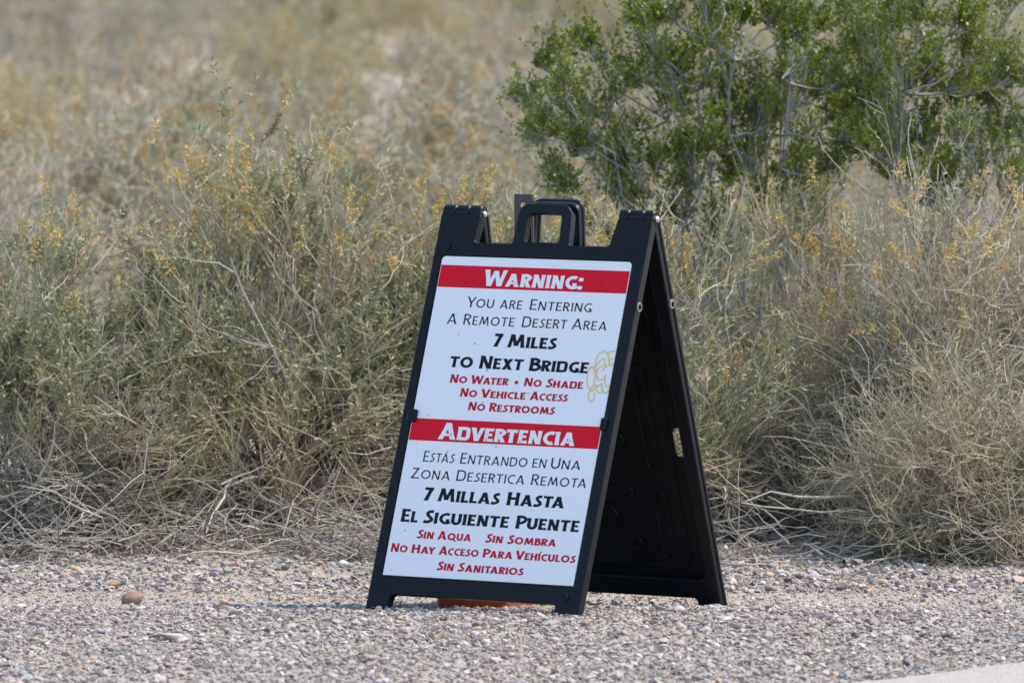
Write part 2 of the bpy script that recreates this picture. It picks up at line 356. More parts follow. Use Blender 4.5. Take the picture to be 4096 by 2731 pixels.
def dome(n, rx, ry, h, fill=.5, zlo=.05, zpow=1.):
    d = rdir(n); d[:, 2] = np.abs(d[:, 2])**zpow; d = norm(d); r = rng.uniform(fill**3, 1, n)**(1/3)
    return np.stack([d[:, 0]*rx*r, d[:, 1]*ry*r, np.maximum(d[:, 2]*h*r, zlo)], 1)

def make_shrub(name, rx, ry, h, n_main=60, n_sec=420, n_twig=2600, n_leaf=24000, n_spike=130, n_sprig=60, leaf=(.020, .0052), leaf_lo=.3,
               mats=('twig_grey', 'leaf_sage', 'seed', 'twig_tan'), base_r=.22, droop=.0, twig_len=.16, seed_size=.009, spike_lo=.62, dead=0, spike_len=.085, thick=1., curl=.25, per=60, twig_r=.0012, clump=0, spike_r=.0135, arms=0, far=False):
    root = empty(name)
    th = rng.uniform(0, 2*np.pi, n_main); rr = base_r*np.sqrt(rng.uniform(0, 1, n_main))
    B = np.stack([rr*np.cos(th)*rx/max(rx, ry), rr*np.sin(th)*ry/max(rx, ry), np.full(n_main, -.02)], 1)
    T = dome(n_main, rx*.92, ry*.92, h*.9, .75)
    Cc = B*.6 + T*.4 + np.array([0, 0, 1])*h*rng.uniform(-.05, .28, (n_main, 1))
    main = bez(B, Cc, T, 9, .03)
    g = Geo(); tubes(g, main, thick*rng.uniform(.004, .010, n_main), .0018*thick, 5)
    p, t = pick(main, n_sec, .25, .95)
    out = norm(p - np.array([0, 0, h*.15])); d = norm(t*.6 + out*.5 + rdir(n_sec)*.55)
    sec = walk(p, d, rng.uniform(.6, 1.3, n_sec)*min(rx, h)*.42, 6, curl, .05 - droop)
    sec[..., 2] = np.maximum(sec[..., 2], .01); tubes(g, sec, .0026*thick, .0011*thick, 3)
    if arms:                                                     # long pale branches that reach through the leaves
        th = rng.uniform(0, 2*np.pi, arms); b = np.stack([.3*rx*np.cos(th), .3*ry*np.sin(th), rng.uniform(.05, .35, arms)*h], 1)
        tip = dome(arms, rx*1.06, ry*1.08, h*1.03, .9); a_ = bez(b, (b + tip)/2 + rng.normal(0, .14, (arms, 3)), tip, 10, .04); tubes(g, a_, rng.uniform(.0026, .0055, arms), .0014, 5)
        p2, t2 = pick(a_, arms*5, .3, .95); d2 = walk(p2, norm(t2 + rdir(arms*5)*.7), rng.uniform(.08, .26, arms*5), 6, .22); tubes(g, d2, .0019, .0009, 3)
    if dead:                                                     # bare weathered branches splayed low round the foot
        th = rng.uniform(0, 2*np.pi, dead); b = np.stack([.25*rx*np.cos(th), .25*ry*np.sin(th), rng.uniform(.02, .22, dead)], 1)
        dd = walk(b, np.stack([np.cos(th), np.sin(th), rng.uniform(-.1, .55, dead)], 1), rng.uniform(.4, 1.15, dead)*rx*1.15, 8, .22, -.05)
        dd[..., 1] = np.maximum(dd[..., 1], -.95); dd[..., 2] = np.maximum(dd[..., 2], .010 + rng.uniform(0, .05, (dead, 1))); tubes(g, dd, rng.uniform(.003, .0105, dead), .0018, 5)
        p2, t2 = pick(dd, dead*5, .2, 1); d2 = walk(p2, norm(t2 + rdir(dead*5)*.9), rng.uniform(.08, .3, dead*5), 5, .25); d2[..., 2] = np.maximum(d2[..., 2], .008)
        tubes(g, d2, .0022, .001, 3)
    link('stems', g.mesh('stems', True), root, M[mats[0]])
    wgt = None
    p, t = pick(sec, n_twig, .15, 1); out = norm(p - np.array([0, 0, h*.2]))
    tw = walk(p, norm(t*.6 + out*.35 + rdir(n_twig)*.6 + np.array([0, 0, .35 - droop*3])), rng.uniform(.5, 1.4, n_twig)*twig_len, 5, curl*.8, .03 - droop)
    tw[..., 2] = np.maximum(tw[..., 2], .01)
    g = Geo(); tubes(g, tw, twig_r*1.25, twig_r*.7, 3)
    if n_sprig:
        b, _ = pick(sec, n_sprig, .6, 1); k = b[:, 2] > h*.55; b = b[k]
        sp = walk(b, np.array([0, 0, 1]) + rng.normal(0, .28, b.shape), rng.uniform(.12, .34, len(b)), 7, .16, .05); tubes(g, sp, .0014, .0007, 3)
        b2, t2 = pick(sp, len(b)*4, .3, .95); d2 = walk(b2, norm(t2 + rdir(len(b2))*.8), rng.uniform(.03, .1, len(b2)), 4, .2, .1); tubes(g, d2, .001, .0006, 3)
    link('twigs', g.mesh('twigs'), root, M[mats[3]])
    if n_leaf:
        zt = tw[:, -1, 2]/h; pr = np.clip((zt - leaf_lo)/.25, .02, 1)
        if clump: pr = pr*np.clip(np.sin(tw[:, 0, 0]*9 + 1)*np.sin(tw[:, 0, 2]*8 + tw[:, 0, 1]*7)*clump + .6, .03, 2)
        pr = pr*np.clip(rng.gamma(.8, 1, len(pr)), .05, 2.6); p, t = pick(tw, n_leaf, .1, 1, pr/pr.sum())
        g = Geo(); s = rng.uniform(.6, 1.35, n_leaf); leaves(g, p, norm(t*.75 + rdir(n_leaf)*.8), leaf[0]*s, leaf[1]*s)
        link('foliage', g.mesh('foliage'), root, M[mats[1]])
    if n_spike:
        zt = tw[:, -1, 2]/h; pr = np.clip((zt - spike_lo)/.2, 0, 1)**1.5 + 1e-6
        i = rng.choice(len(tw), n_spike, p=pr/pr.sum()); D = norm(tw[i, -1] - tw[i, -2])
        s = rng.uniform(.5, 1.3, n_spike)
        if far:
            g = Geo(); spikes(g, tw[i, -2], D, spike_len*s, spike_r*(.6 + .5*s), per, seed_size)
            link('seed_heads', g.mesh('seed_heads'), root, M[mats[2]])['kind'] = 'stuff'
        else:
            for q in range(n_spike):                             # each seed head is a part of its own
                g = Geo(); spikes(g, tw[i[q], -2][None], D[q][None], spike_len*s[q:q + 1], spike_r*(.6 + .5*s[q:q + 1]), per, seed_size); link('seed_head', g.mesh('seed_head'), root, M[mats[2]])
    return root
def copy_tree(o):
    c = o.copy(); COL.objects.link(c)
    for ch in o.children:
        k = ch.copy(); COL.objects.link(k); k.parent = c
    return c
def put(o, px, Y, rz=0, z=None, sc=1):
    x = at(px, 784, Y)[0]; o.location = (x, Y, float(gz(x, Y)) if z is None else z); o.rotation_euler = (0, 0, rz); o.scale = (sc, sc, sc)
    return o

# foreground shrubs
A = make_shrub('saltbush', .76, .58, 1.21, 86, 700, 5400, 78000, 85, 320, dead=80, leaf_lo=.2, clump=.8, arms=46)
tag(put(A, 610, 22.95), 'large sage green saltbush with tan seed heads filling the left of the sign', 'bush', 'saltbushes behind the sign')
F_ = make_shrub('saltbush', .60, .5, 1.05, 66, 520, 3800, 38000, 46, 200, arms=40, mats=('twig_grey', 'leaf_sage', 'seed', 'twig_pale'), dead=80, leaf_lo=.35, clump=.5)
tag(put(F_, 40, 22.55), 'sparse grey saltbush cut by the left frame edge with bare lower branches', 'bush', 'saltbushes behind the sign')
G_ = make_shrub('saltbush', .50, .42, 1.18, 56, 440, 3200, 36000, 98, 120, arms=24, dead=40, leaf_lo=.25, spike_lo=.5)
tag(put(G_, 1040, 23.2), 'saltbush with thick golden seed heads directly behind the left half of the sign', 'bush', 'saltbushes behind the sign')
Cb = make_shrub('saltbush', .40, .36, 1.14, 44, 340, 2200, 21000, 24, 140, arms=34, mats=('twig_grey', 'leaf_blue', 'seed', 'twig_tan'), dead=30, leaf_lo=.22, clump=.6)
tag(put(Cb, 1500, 22.55), 'upright pale green saltbush showing just right of the sign hinge', 'bush', 'saltbushes behind the sign')
D_ = make_shrub('dry_shrub', .52, .45, 1.16, 58, 520, 3400, 10500, 50, 200, arms=90, mats=('twig_grey', 'leaf_sage', 'seed', 'twig_pale'), dead=40, leaf_lo=.1, curl=.38, thick=1.2, spike_lo=.5, twig_len=.2, clump=.6)
tag(put(D_, 2120, 22.75), 'tangled dry shrub of tan and grey twigs between the sign and the right edge', 'bush')
E_ = make_shrub('low_shrub', .50, .36, .70, 60, 520, 4600, 19000, 0, 30, mats=('twig_grey', 'leaf_dry', 'seed', 'twig_pale'), leaf=(.010, .0038), leaf_lo=-.2, droop=.03, twig_len=.16, curl=.42, base_r=.3, clump=.8, arms=22, dead=16)
tag(put(E_, 2230, 22.15), 'low dense mound of fine pale grey twigs at the lower right', 'bush')
H_ = make_shrub('bare_shrub', .36, .3, .62, 40, 300, 1500, 2500, 10, 30, mats=('twig_grey', 'leaf_sage', 'seed', 'twig_pale'), dead=36, leaf_lo=-.2, curl=.33)
tag(put(H_, 1800, 22.7), 'small nearly leafless grey shrub in the gap between sign and low mound', 'bush')

I_ = make_shrub('saltbush', .45, .36, 1.14, 44, 340, 2400, 13000, 26, 140, mats=('twig_grey', 'leaf_sage', 'seed', 'twig_tan'), dead=20, leaf_lo=.1, clump=.7, arms=26)
tag(put(I_, 1830, 23.3), 'olive saltbush growing in front of the foot of the tall creosote', 'bush', 'saltbushes behind the sign')
J_ = make_shrub('dry_shrub', .42, .4, 1.24, 46, 400, 2700, 14000, 40, 170, mats=('twig_grey', 'leaf_dry', 'seed', 'twig_tan'), dead=20, leaf_lo=.1, curl=.34, clump=.6, arms=30)
tag(put(J_, 2390, 23.1), 'straw coloured dry shrub cut by the right frame edge', 'bush')

# creosote bushes: leafy sprays on long crooked grey stems
def make_creosote(clusters, Y, bx, label, n_leaf=1000, seed_y=.35):
    base = np.array([at(bx, 784, Y)[0], Y, 0]); base[2] = gz(base[0], base[1]) - .02
    root = empty('creosote_bush', base)
    cs = []
    for (x, y, r) in clusters:
        p = at(x, y, Y + rng.uniform(-seed_y, seed_y)) - base; cs.append((*p, r/790.))
    cs = np.array(cs); n = len(cs); g = Geo(); gl = Geo(); gt = Geo(); gf = Geo(); gn = Geo()
    nm = max(8, n//3); order_ = rng.permutation(n); mains = order_[:nm]; rest = order_[nm:]
    th = rng.uniform(0, 2*np.pi, nm); T = cs[mains, :3]
    B = np.stack([.10*np.cos(th) + .12*T[:, 0], .12*np.sin(th), np.zeros(nm)], 1)
    Cc = B*.55 + T*.45 + np.stack([-.14*T[:, 0], np.zeros(nm), .10*T[:, 2]], 1)
    st_m = bez(B, Cc, T, 14, .03); tubes(g, st_m, rng.uniform(.0065, .0105, nm), .0022, 6)
    flat_m = st_m[:, 5:12].reshape(-1, 3); r0 = []; S0 = []; TT = []
    for k in rest:
        d = np.linalg.norm(flat_m - cs[k, :3], axis=1) + .6*np.maximum(0, flat_m[:, 2] - cs[k, 2] + .05); S0.append(flat_m[d.argmin()]); TT.append(cs[k, :3])
    S0, TT = np.array(S0), np.array(TT)
    st_r = bez(S0, S0*.5 + TT*.5 + np.array([0, 0, -.04]), TT, 14, .035); tubes(g, st_r, .0042, .0018, 5)
    st = np.zeros((n, 14, 3)); st[mains] = st_m; st[rest] = st_r
    p, t = pick(st_m, nm*24, .15, .97); tubes(gn, np.stack([p - t*.0022, p + t*.0022], 1), .0062, .0062, 5)       # dark rings at the nodes
    nb = n*3; p, t = pick(st, nb, .45, 1); br = walk(p, norm(t + rdir(nb)*.7 + np.array([0, 0, .3])), rng.uniform(.08, .26, nb), 7, .2, .08); tubes(g, br, .0019, .0008, 4)
    per = 22
    for k in range(n):
        c, r = cs[k, :3], cs[k, 3]
        b = st[k, -5:-1][rng.integers(0, 4, per)]
        e = c + rdir(per)*np.array([1, 1, .85])*r*rng.uniform(.35, 1.2, (per, 1)) + np.array([0, 0, .1*r])
        tw = bez(b, (b + e)/2 + np.array([0, 0, -.15*r]), e, 6, .04); tubes(gt, tw, .0011, .0006, 3)
        sb, stn = pick(tw, per*5, .3, 1); s2 = walk(sb, norm(stn + rdir(per*5)*.8 + np.array([0, 0, .5])), rng.uniform(.02, .075, per*5), 4, .2, .15); tubes(gt, s2, .0007, .0004, 3)
        m = int(n_leaf*(r/.09)**1.7*rng.uniform(.8, 1.6)); p, t = pick(s2, m, .1, 1)
        L = rng.uniform(.009, .0155, m); leaves(gl, p, norm(t*.6 + rdir(m)*.8 + np.array([0, 0, .15])), L, L*.58)
    p, t = pick(br, n*130, .35, 1); L = rng.uniform(.008, .013, len(p)); leaves(gl, p, norm(t*.6 + rdir(len(p))*.8), L, L*.58)
    V0, F0 = ico(2); ball = np_mesh('seed_ball', V0*.0045, [F0], True); ball.materials.append(M['fruit'])
    for q in np.concatenate(gl.V)[rng.integers(0, gl.n, 95)]:
        o = bpy.data.objects.new('seed_ball', ball); COL.objects.link(o); o.parent = root; o.location = q
    ns = sum(len(f) for f in g.F); g.add(np.concatenate(gn.V), [np.concatenate([f + k for f, k in zip([f - 0 for f in gn.F], [0]*len(gn.F))])])
    me = g.mesh('stems', True); me.materials.append(M['bark_creosote']); me.materials.append(M['st_grey'])
    mi = np.zeros(len(me.polygons), np.int32); mi[ns:] = 1
    if len(mi) == ns + sum(len(f) for f in gn.F): me.polygons.foreach_set('material_index', mi)
    link('stems', me, root)
    link('twigs', gt.mesh('twigs'), root, M['bark_creosote']); link('foliage', gl.mesh('foliage'), root, M['leaf_creosote'])
    return tag(root, label, 'bush', 'creosote bushes')
CL = [(1205, 215, 52), (1180, 222, 34), (1260, 120, 62), (1335, 95, 62), (1300, 175, 70), (1400, 120, 60), (1385, 205, 75), (1470, 175, 60), (1240, 300, 52), (1215, 320, 36), (1330, 330, 60), (1430, 290, 70), (1265, 385, 40),
      (1450, 20, 60), (1520, 30, 70), (1500, 110, 60), (1560, 130, 80), (1545, 220, 85), (1620, 60, 75), (1640, 160, 75), (1600, 290, 90), (1680, 250, 85), (1720, 140, 70), (1500, 370, 70), (1570, 420, 60), (1660, 380, 80), (1730, 340, 70), (1800, 420, 70), (1845, 345, 80),
      (1790, 240, 55), (1700, 20, 75), (1790, 30, 70), (1760, 190, 55), (1850, 270, 60), (1880, 40, 75), (1900, 390, 60), (1960, 20, 60), (1940, 190, 50), (1840, 130, 35), (1400, 420, 60), (1470, 450, 60), (1290, 420, 50), (1870, 450, 60), (1750, 450, 55), (1620, -60, 90), (1800, -70, 90), (1500, -60, 80), (1720, -140, 100), (1930, -80, 80), (1350, 500, 50), (1560, 490, 60), (1660, 470, 60), (1830, 500, 60), (1420, 370, 60), (1640, 330, 70), (1570, 360, 60), (1750, 270, 60), (1480, 80, 60), (1660, 90, 70), (1900, 140, 65), (1930, 260, 60), (1980, 300, 60), (1880, 200, 60), (1960, 110, 55), (1930, 340, 60), (1850, 80, 65), (1820, 180, 60), (1330, 250, 65), (1270, 220, 55), (1380, 340, 60)]
make_creosote(CL, 24.0, 1760, 'tall green creosote bush with long grey stems spreading behind the sign')
CR = [(1960, 60, 75), (1985, 150, 75), (1970, 240, 75), (1995, 330, 70), (2030, 30, 70), (1950, 330, 60), (2040, 380, 60), (2040, 220, 60), (2060, 160, 60), (2010, 260, 55), (2050, 290, 60), (2000, 180, 50), (2330, 350, 60), (2000, 90, 60), (2060, 30, 70), (2120, 20, 70), (2130, 110, 70), (2105, 190, 60), (2120, 260, 75), (2150, 330, 65), (2080, 330, 50), (2230, 30, 60), (2250, 110, 75), (2225, 190, 70), (2270, 220, 65), (2310, 60, 60), (2340, 150, 70), (2345, 260, 60), (2200, 270, 45), (2090, 400, 50), (2250, 330, 50), (2340, -30, 70), (2180, -70, 80), (2060, -60, 70), (2420, 80, 80), (2420, 220, 80), (2180, 210, 60), (2150, 160, 60), (2300, 300, 60), (2180, 400, 55), (2290, 160, 60)]
make_creosote(CR, 23.7, 2230, 'creosote bush with pale grey stems at the upper right frame edge')

# ------------------------------------------------------------------ scrub beyond, out of focus
far_kw = dict(n_main=40, n_sec=200, n_twig=1500, n_sprig=8, base_r=.25, far=True, curl=.42, droop=.03)
PR = []
PR.append((make_shrub('distant_saltbush', .75, .7, 1.12, n_leaf=11000, n_spike=40, leaf=(.028, .0075), seed_size=.014, spike_len=.10, spike_r=.016, leaf_lo=.1, mats=('twig_far', 'leaf_far', 'seed_far', 'twig_far'), per=26, twig_r=.002, spike_lo=.45, **far_kw),
           'blurred sage green saltbush with orange seed heads in the scrub behind'))
PR.append((make_shrub('distant_twiggy_shrub', .8, .75, 1.0, n_leaf=3500, n_spike=20, leaf=(.026, .007), seed_size=.014, leaf_lo=.1, mats=('twig_far', 'leaf_far', 'seed_far', 'twig_far'), per=26, twig_r=.0024, **far_kw),
           'blurred grey shrub of mostly bare twigs in the scrub behind'))
PR.append((make_shrub('distant_green_shrub', .65, .6, .95, n_leaf=12000, n_spike=8, leaf=(.028, .009), seed_size=.014, leaf_lo=.0, mats=('twig_far', 'leaf_far_green', 'seed_far', 'twig_far'), per=24, twig_r=.002, **far_kw),
           'blurred leafy green shrub in the scrub behind'))
PR.append((make_shrub('distant_straw_shrub', .7, .65, .9, n_leaf=6500, n_spike=46, leaf=(.026, .007), seed_size=.016, spike_len=.11, spike_r=.02, leaf_lo=.1, mats=('twig_far_gold', 'leaf_far', 'seed_far', 'twig_far_gold'), per=24, twig_r=.0022, spike_lo=.35, **far_kw),
           'blurred straw yellow shrub thick with seed heads in the scrub behind'))
used = [0]*len(PR)
def far_shrub(k, px, Y, sc):
    src, lab = PR[k]; o = src if used[k] == 0 else copy_tree(src); used[k] += 1
    put(o, px, Y, rng.uniform(0, 6.28), None, sc); tag(o, lab, 'bush', 'out of focus shrubs beyond')
order = [(40, 30.6, 1, .95), (330, 31.2, 0, 1.0), (860, 31.0, 0, 1.0), (1180, 30.6, 0, .95), (590, 32.0, 1, 1.0), (-80, 32.5, 0, 1.0), (1450, 31.4, 1, .95), (1750, 31.8, 2, .95), (2050, 31.2, 1, .95), (2330, 32.0, 1, 1),
         (1040, 33.8, 0, 1.1), (720, 34.5, 0, 1.05), (200, 34.8, 1, 1.05), (430, 35.4, 2, 1.1), (1280, 35, 1, 1.1), (1560, 35, 1, 1.), (1880, 35.6, 3, 1.), (2200, 35.2, 1, 1.)]
order += [(1230, 52, 0, 1.1), (1330, 66, 3, 1.2), (1250, 84, 3, 1.3), (1330, 104, 1, 1.4), (1190, 96, 0, 1.3), (1270, 118, 3, 1.5)]
for px, Y, k, sc in order: far_shrub(k, px, Y, sc)
Y = 38.
while Y < 124:
    step = 5.2*Y/35; n = max(6, int(4100/(1500/Y*16935/1500*1.55)))
    half = 5 + int(Y/16)
    for j in range(n):
        px = -420 + 3200*(j + .5 + rng.uniform(-.45, .45))/n
        right = px > 1050
        k = rng.choice(4, p=[.16, .42, .08, .34] if right else [.30, .38, .14, .18])
        far_shrub(int(k), px, Y + rng.uniform(-.5, .5)*step, rng.uniform(.75, 1.4))
    Y += step

# ------------------------------------------------------------------ dead wood on the ground
def stick(pts, r0, r1, label, name='dead_stick', forks=0, lift=.012, m='deadwood', group='dead sticks on the ground'):
    P = np.array([gp(*q) for q in pts]); base = P[0].copy(); base[2] = P[:, 2].min()
    P = P - base; P[:, 2] = lift + rng.uniform(0, .012, len(P)); K = 14
    s = np.linspace(0, len(P) - 1, K); i = np.minimum(s.astype(int), len(P) - 2); f = (s - i)[:, None]
    L = P[i]*(1 - f) + P[i + 1]*f + rng.normal(0, .0025, (K, 3)); L = L[None]
    g = Geo(); tubes(g, L, r0, r1, 6)
    if forks:
        p, t = pick(L, forks, .15, .95); d = walk(p, norm(t + rdir(forks)*.8 + np.array([0, 0, .35])), rng.uniform(.06, .2, forks), 6, .22, -.03); d[..., 2] = np.maximum(d[..., 2], .006)
        tubes(g, d, r1*1.1, r1*.5, 4)
    o = link(name, g.mesh(name, True), None, M[m]); o.location = base
    return tag(o, label, 'stick', group)
stick([(1635, 1212), (1680, 1225), (1712, 1250), (1735, 1300), (1790, 1300)], .009, .004, 'bent pale dead branch curling on the gravel behind the back leg of the sign', forks=7)
stick([(1640, 1305), (1720, 1312), (1790, 1305), (1880, 1312)], .004, .002, 'thin grey stick lying level on the gravel right of the sign', forks=1)
stick([(1938, 1305), (1960, 1292), (1978, 1283)], .006, .005, 'short thick pale stick pointing away on the gravel right of the sign')
stick([(1990, 1309), (2030, 1296), (2085, 1284)], .003, .002, 'slender pale twig beside the short thick stick')
stick([(1858, 1208), (1863, 1228), (1910, 1243), (1935, 1252)], .006, .003, 'dark grey crooked branch in front of the bare shrub', forks=2)
stick([(60, 1262), (150, 1258), (260, 1250), (330, 1252)], .005, .003, 'long straight grey stick along the litter edge at the left')
stick([(215, 1215), (260, 1212), (330, 1208)], .011, .007, 'stubby split grey log piece under the left saltbush')
stick([(520, 1263), (580, 1255), (640, 1247)], .005, .003, 'pale stick slanting on the bare strip below the large saltbush')
stick([(300, 1120), (420, 1180), (600, 1226), (850, 1240)], .006, .003, 'long curved grey branch lying in front of the large saltbush', forks=8, lift=.04)
stick([(560, 1235), (700, 1195), (780, 1150), (840, 1190)], .007, .004, 'arched weathered branch next to the left leg of the sign', forks=6, lift=.05)
stick([(450, 1205), (620, 1215), (800, 1228)], .006, .002, 'low grey branch under the arched weathered branch', forks=8, lift=.03)
stick([(60, 1235), (120, 1150), (200, 1060), (280, 1000)], .007, .003, 'pale forked branch slanting up at the far left', forks=9, lift=.05)

gl = Geo()                                                       # fine dead twigs heaped along the foot of the bushes
n = 1700; x = np.concatenate([rng.uniform(-1.75, -.2, int(n*.75)), rng.uniform(-.2, 1.75, n - int(n*.75))]); y = 21.95 + rng.gamma(2., .22, n) + .1*np.sin(x*5) - .12
d = norm(np.stack([rng.normal(0, 1, n), rng.normal(0, 1.1, n), rng.normal(.12, .38, n)], 1))
zz = rng.gamma(1.3, .03, n)*np.where(x < -.2, 1, .45)
P = walk(np.stack([x, y, gz(x, y) + zz], 1), d, rng.uniform(.06, .40, n), 7, .2, -.05)
P[..., 2] = np.maximum(P[..., 2], gz(P[..., 0], P[..., 1]) + .004); tubes(gl, P, rng.uniform(.0014, .0042, n), .001, 4)
tag(link('twig_litter', gl.mesh('twig_litter'), None, M['deadwood']), 'heap of fine grey dead twigs along the foot of the bushes', 'dead twigs', kind='stuff')
gl = Geo(); n = 16000; x = rng.uniform(-1.9, 1.9, n); y = 21.8 + rng.gamma(2.2, .5, n); p = np.stack([x, y, gz(x, y) + rng.uniform(.002, .012, n)], 1)
d = rdir(n); d[:, 2] *= .25; leaves(gl, p, norm(d), rng.uniform(.006, .018, n), rng.uniform(.003, .007, n))
tag(link('leaf_litter', gl.mesh('leaf_litter'), None, M['deadwood']), 'scattered brown leaf and seed litter under the bushes', 'leaf litter', kind='stuff')
gl = Geo(); n = 240; cx = rng.uniform(-1.6, 1.6, n); cy = np.where(rng.uniform(0, 1, n) < .5, rng.uniform(18.2, 19.6, n), rng.uniform(21.3, 22.2, n))
k = path_side(cx, cy) < -.05; cx, cy = cx[k], cy[k]
cx = np.repeat(cx, 14) + rng.normal(0, .012, len(cx)*14); cy = np.repeat(cy, 14) + rng.normal(0, .012, len(cy)*14); n = len(cx)
d = norm(rng.normal(0, .6, (n, 3)) + np.array([0, 0, .8])); leaves(gl, np.stack([cx, cy, gz(cx, cy) + .006], 1), d, rng.uniform(.008, .02, n), .0022)
tag(link('grass_sprouts', gl.mesh('grass_sprouts'), None, M['leaf_sage']), 'tiny green sprouts coming up between the gravel', 'sprouts', kind='stuff')

# ------------------------------------------------------------------ the A-frame sign
PSI, TILT, TILTB = .5524, .3459, .340
SX, SY = -.1114, 19.9349
HV, HOFF = 1.137, .019                                           # hinge along the panel, and hinge axis behind the outer face
cU = np.array([math.cos(PSI), -math.sin(PSI), 0]); cN = np.array([-math.sin(PSI), -math.cos(PSI), 0])
sign = empty('sandwich_board', (SX, SY, 0), -PSI)
tag(sign, 'black plastic A-frame sandwich board with white bilingual desert warning poster', 'sign')
# sign space: +x along the panel width, +y away from the viewer, +z up
FM = Matrix.Rotation(-TILT, 4, 'X')                              # front panel: local x, z up the panel, y inward
hinge = FM @ Vector((0, HOFF, HV))
LB = (hinge.z + .034 + .0)/math.cos(TILTB) + HOFF*math.tan(TILTB)*0
BM_ = Matrix.Translation(hinge) @ Matrix.Rotation(TILTB, 4, 'X') @ Matrix.Translation((0, HOFF, -HV)) @ Matrix.Scale(-1, 4, Vector((0, 1, 0)))

def curve_mesh(loops, depth, bevel, res=2):
    """filled 2-D loops (outer first, then holes) extruded to +-depth/2 with rounded edges; returned in x, z with y as thickness"""
    cu = bpy.data.curves.new('tmp', 'CURVE'); cu.dimensions = '2D'; cu.fill_mode = 'BOTH'
    cu.extrude = max(depth/2 - bevel, 0); cu.bevel_depth = bevel; cu.bevel_resolution = res; cu.offset = -bevel
    for lp in loops:
        s = cu.splines.new('POLY'); s.points.add(len(lp) - 1); s.use_cyclic_u = True
        for q, (a, b) in zip(s.points, lp): q.co = (a, b, 0, 1)
    o = bpy.data.objects.new('tmp', cu); COL.objects.link(o)
    dg = bpy.context.evaluated_depsgraph_get(); me = bpy.data.meshes.new_from_object(o.evaluated_get(dg))
    bpy.data.objects.remove(o); bpy.data.curves.remove(cu)
    return me
def fillet(pts, n=5):
    """pts: (x, y, r) corners -> rounded polygon"""
    out = []; N = len(pts)
    for i in range(N):
        p = np.array(pts[i][:2]); r = pts[i][2]; a = np.array(pts[i - 1][:2]); b = np.array(pts[(i + 1) % N][:2])
        if r <= 0: out.append(tuple(p)); continue
        u = (a - p)/np.linalg.norm(a - p); v = (b - p)/np.linalg.norm(b - p); ang = math.acos(max(-1, min(1, float(u@v))))
        t = r/math.tan(ang/2); q0, q1 = p + u*t, p + v*t
        for k in range(n + 1):
            s = k/n; out.append(tuple((1 - s)**2*q0 + 2*s*(1 - s)*p + s*s*q1))
    return out
def rect(x0, x1, z0, z1, r=.01): return fillet([(x0, z0, r), (x1, z0, r), (x1, z1, r), (x0, z1, r)])
def capsule(cx, cz, lx, lz, n=10):
    r = min(lx, lz)/2; out = []
    for k in range(4*n):
        a = 2*math.pi*k/(4*n); out.append((cx + r*math.cos(a) + math.copysign(max(lx/2 - r, 0), math.cos(a)), cz + r*math.sin(a) + math.copysign(max(lz/2 - r, 0), math.sin(a))))
    return out
def outline():
    return fillet([(-.341, 0, .003), (-.272, 0, .003), (-.2685, .037, .012), (.2585, .037, .012), (.262, 0, .003), (.338, 0, .003),
                   (.3455, 1.128, .006), (.236, 1.128, .01), (.221, 1.045, .012), (.0935, 1.045, .010), (.0865, 1.160, .036), (-.0815, 1.160, .036), (-.0885, 1.045, .010),
                   (-.2125, 1.045, .012), (-.2045, 1.128, .01), (-.3345, 1.128, .006)])
handle_hole = fillet([(-.0535, 1.051, .010), (.0605, 1.051, .010), (.0575, 1.1335, .018), (-.0515, 1.1335, .018)])
def bm_add(bm, me, y):
    """put a curve mesh (x, y=v, z=thickness) into the panel frame: x, thickness on y, v on z"""
    b2 = bmesh.new(); b2.from_mesh(me); bpy.data.meshes.remove(me)
    for v in b2.verts: v.co = Vector((v.co.x, y - v.co.z, v.co.y))
    t = bpy.data.meshes.new('t'); b2.to_mesh(t); b2.free(); bm.from_mesh(t); bpy.data.meshes.remove(t)
def tube_path(bm, pts, r, y, closed=True, sides=6):
    n = len(pts); rings = []
    for i in range(n):
        p = np.array(pts[i]); q = np.array(pts[(i + 1) % n]) if (closed or i < n - 1) else p; o = np.array(pts[i - 1]) if (closed or i > 0) else p
        t = (q - o)/np.linalg.norm(q - o); nrm = np.array([-t[1], t[0]])
        rings.append([bm.verts.new((p[0] + nrm[0]*r*math.cos(a), y + r*math.sin(a), p[1] + nrm[1]*r*math.cos(a))) for a in [2*math.pi*k/sides for k in range(sides)]])
    for i in range(n if closed else n - 1):
        for k in range(sides):
            bm.faces.new((rings[i][k], rings[i][(k + 1) % sides], rings[(i + 1) % n][(k + 1) % sides], rings[(i + 1) % n][k]))
def cyl_x(bm, x0, x1, y, z, r, seg=20, bev=.003):
    prof = [(x0, r - bev), (x0 + bev, r), (x1 - bev, r), (x1, r - bev)]; rings = []
    for (x, rr) in prof: rings.append([bm.verts.new((x, y + rr*math.cos(a), z + rr*math.sin(a))) for a in [2*math.pi*k/seg for k in range(seg)]])
    for i in range(3):
        for k in range(seg): bm.faces.new((rings[i][k], rings[i][(k + 1) % seg], rings[i + 1][(k + 1) % seg], rings[i + 1][k]))
    bm.faces.new(rings[0][::-1]); bm.faces.new(rings[3])
def cyl_y(bm, x, z, y0, y1, r, seg=20, bev=.0015):
    prof = [(y0, r - bev), (y0 + bev*math.copysign(1, y1 - y0), r), (y1, r)]; rings = []
    for (y, rr) in prof: rings.append([bm.verts.new((x + rr*math.cos(a), y, z + rr*math.sin(a))) for a in [2*math.pi*k/seg for k in range(seg)]])
    for i in range(2):
        for k in range(seg): bm.faces.new((rings[i][k], rings[i][(k + 1) % seg], rings[i + 1][(k + 1) % seg], rings[i + 1][k]))
    bm.faces.new(rings[0])
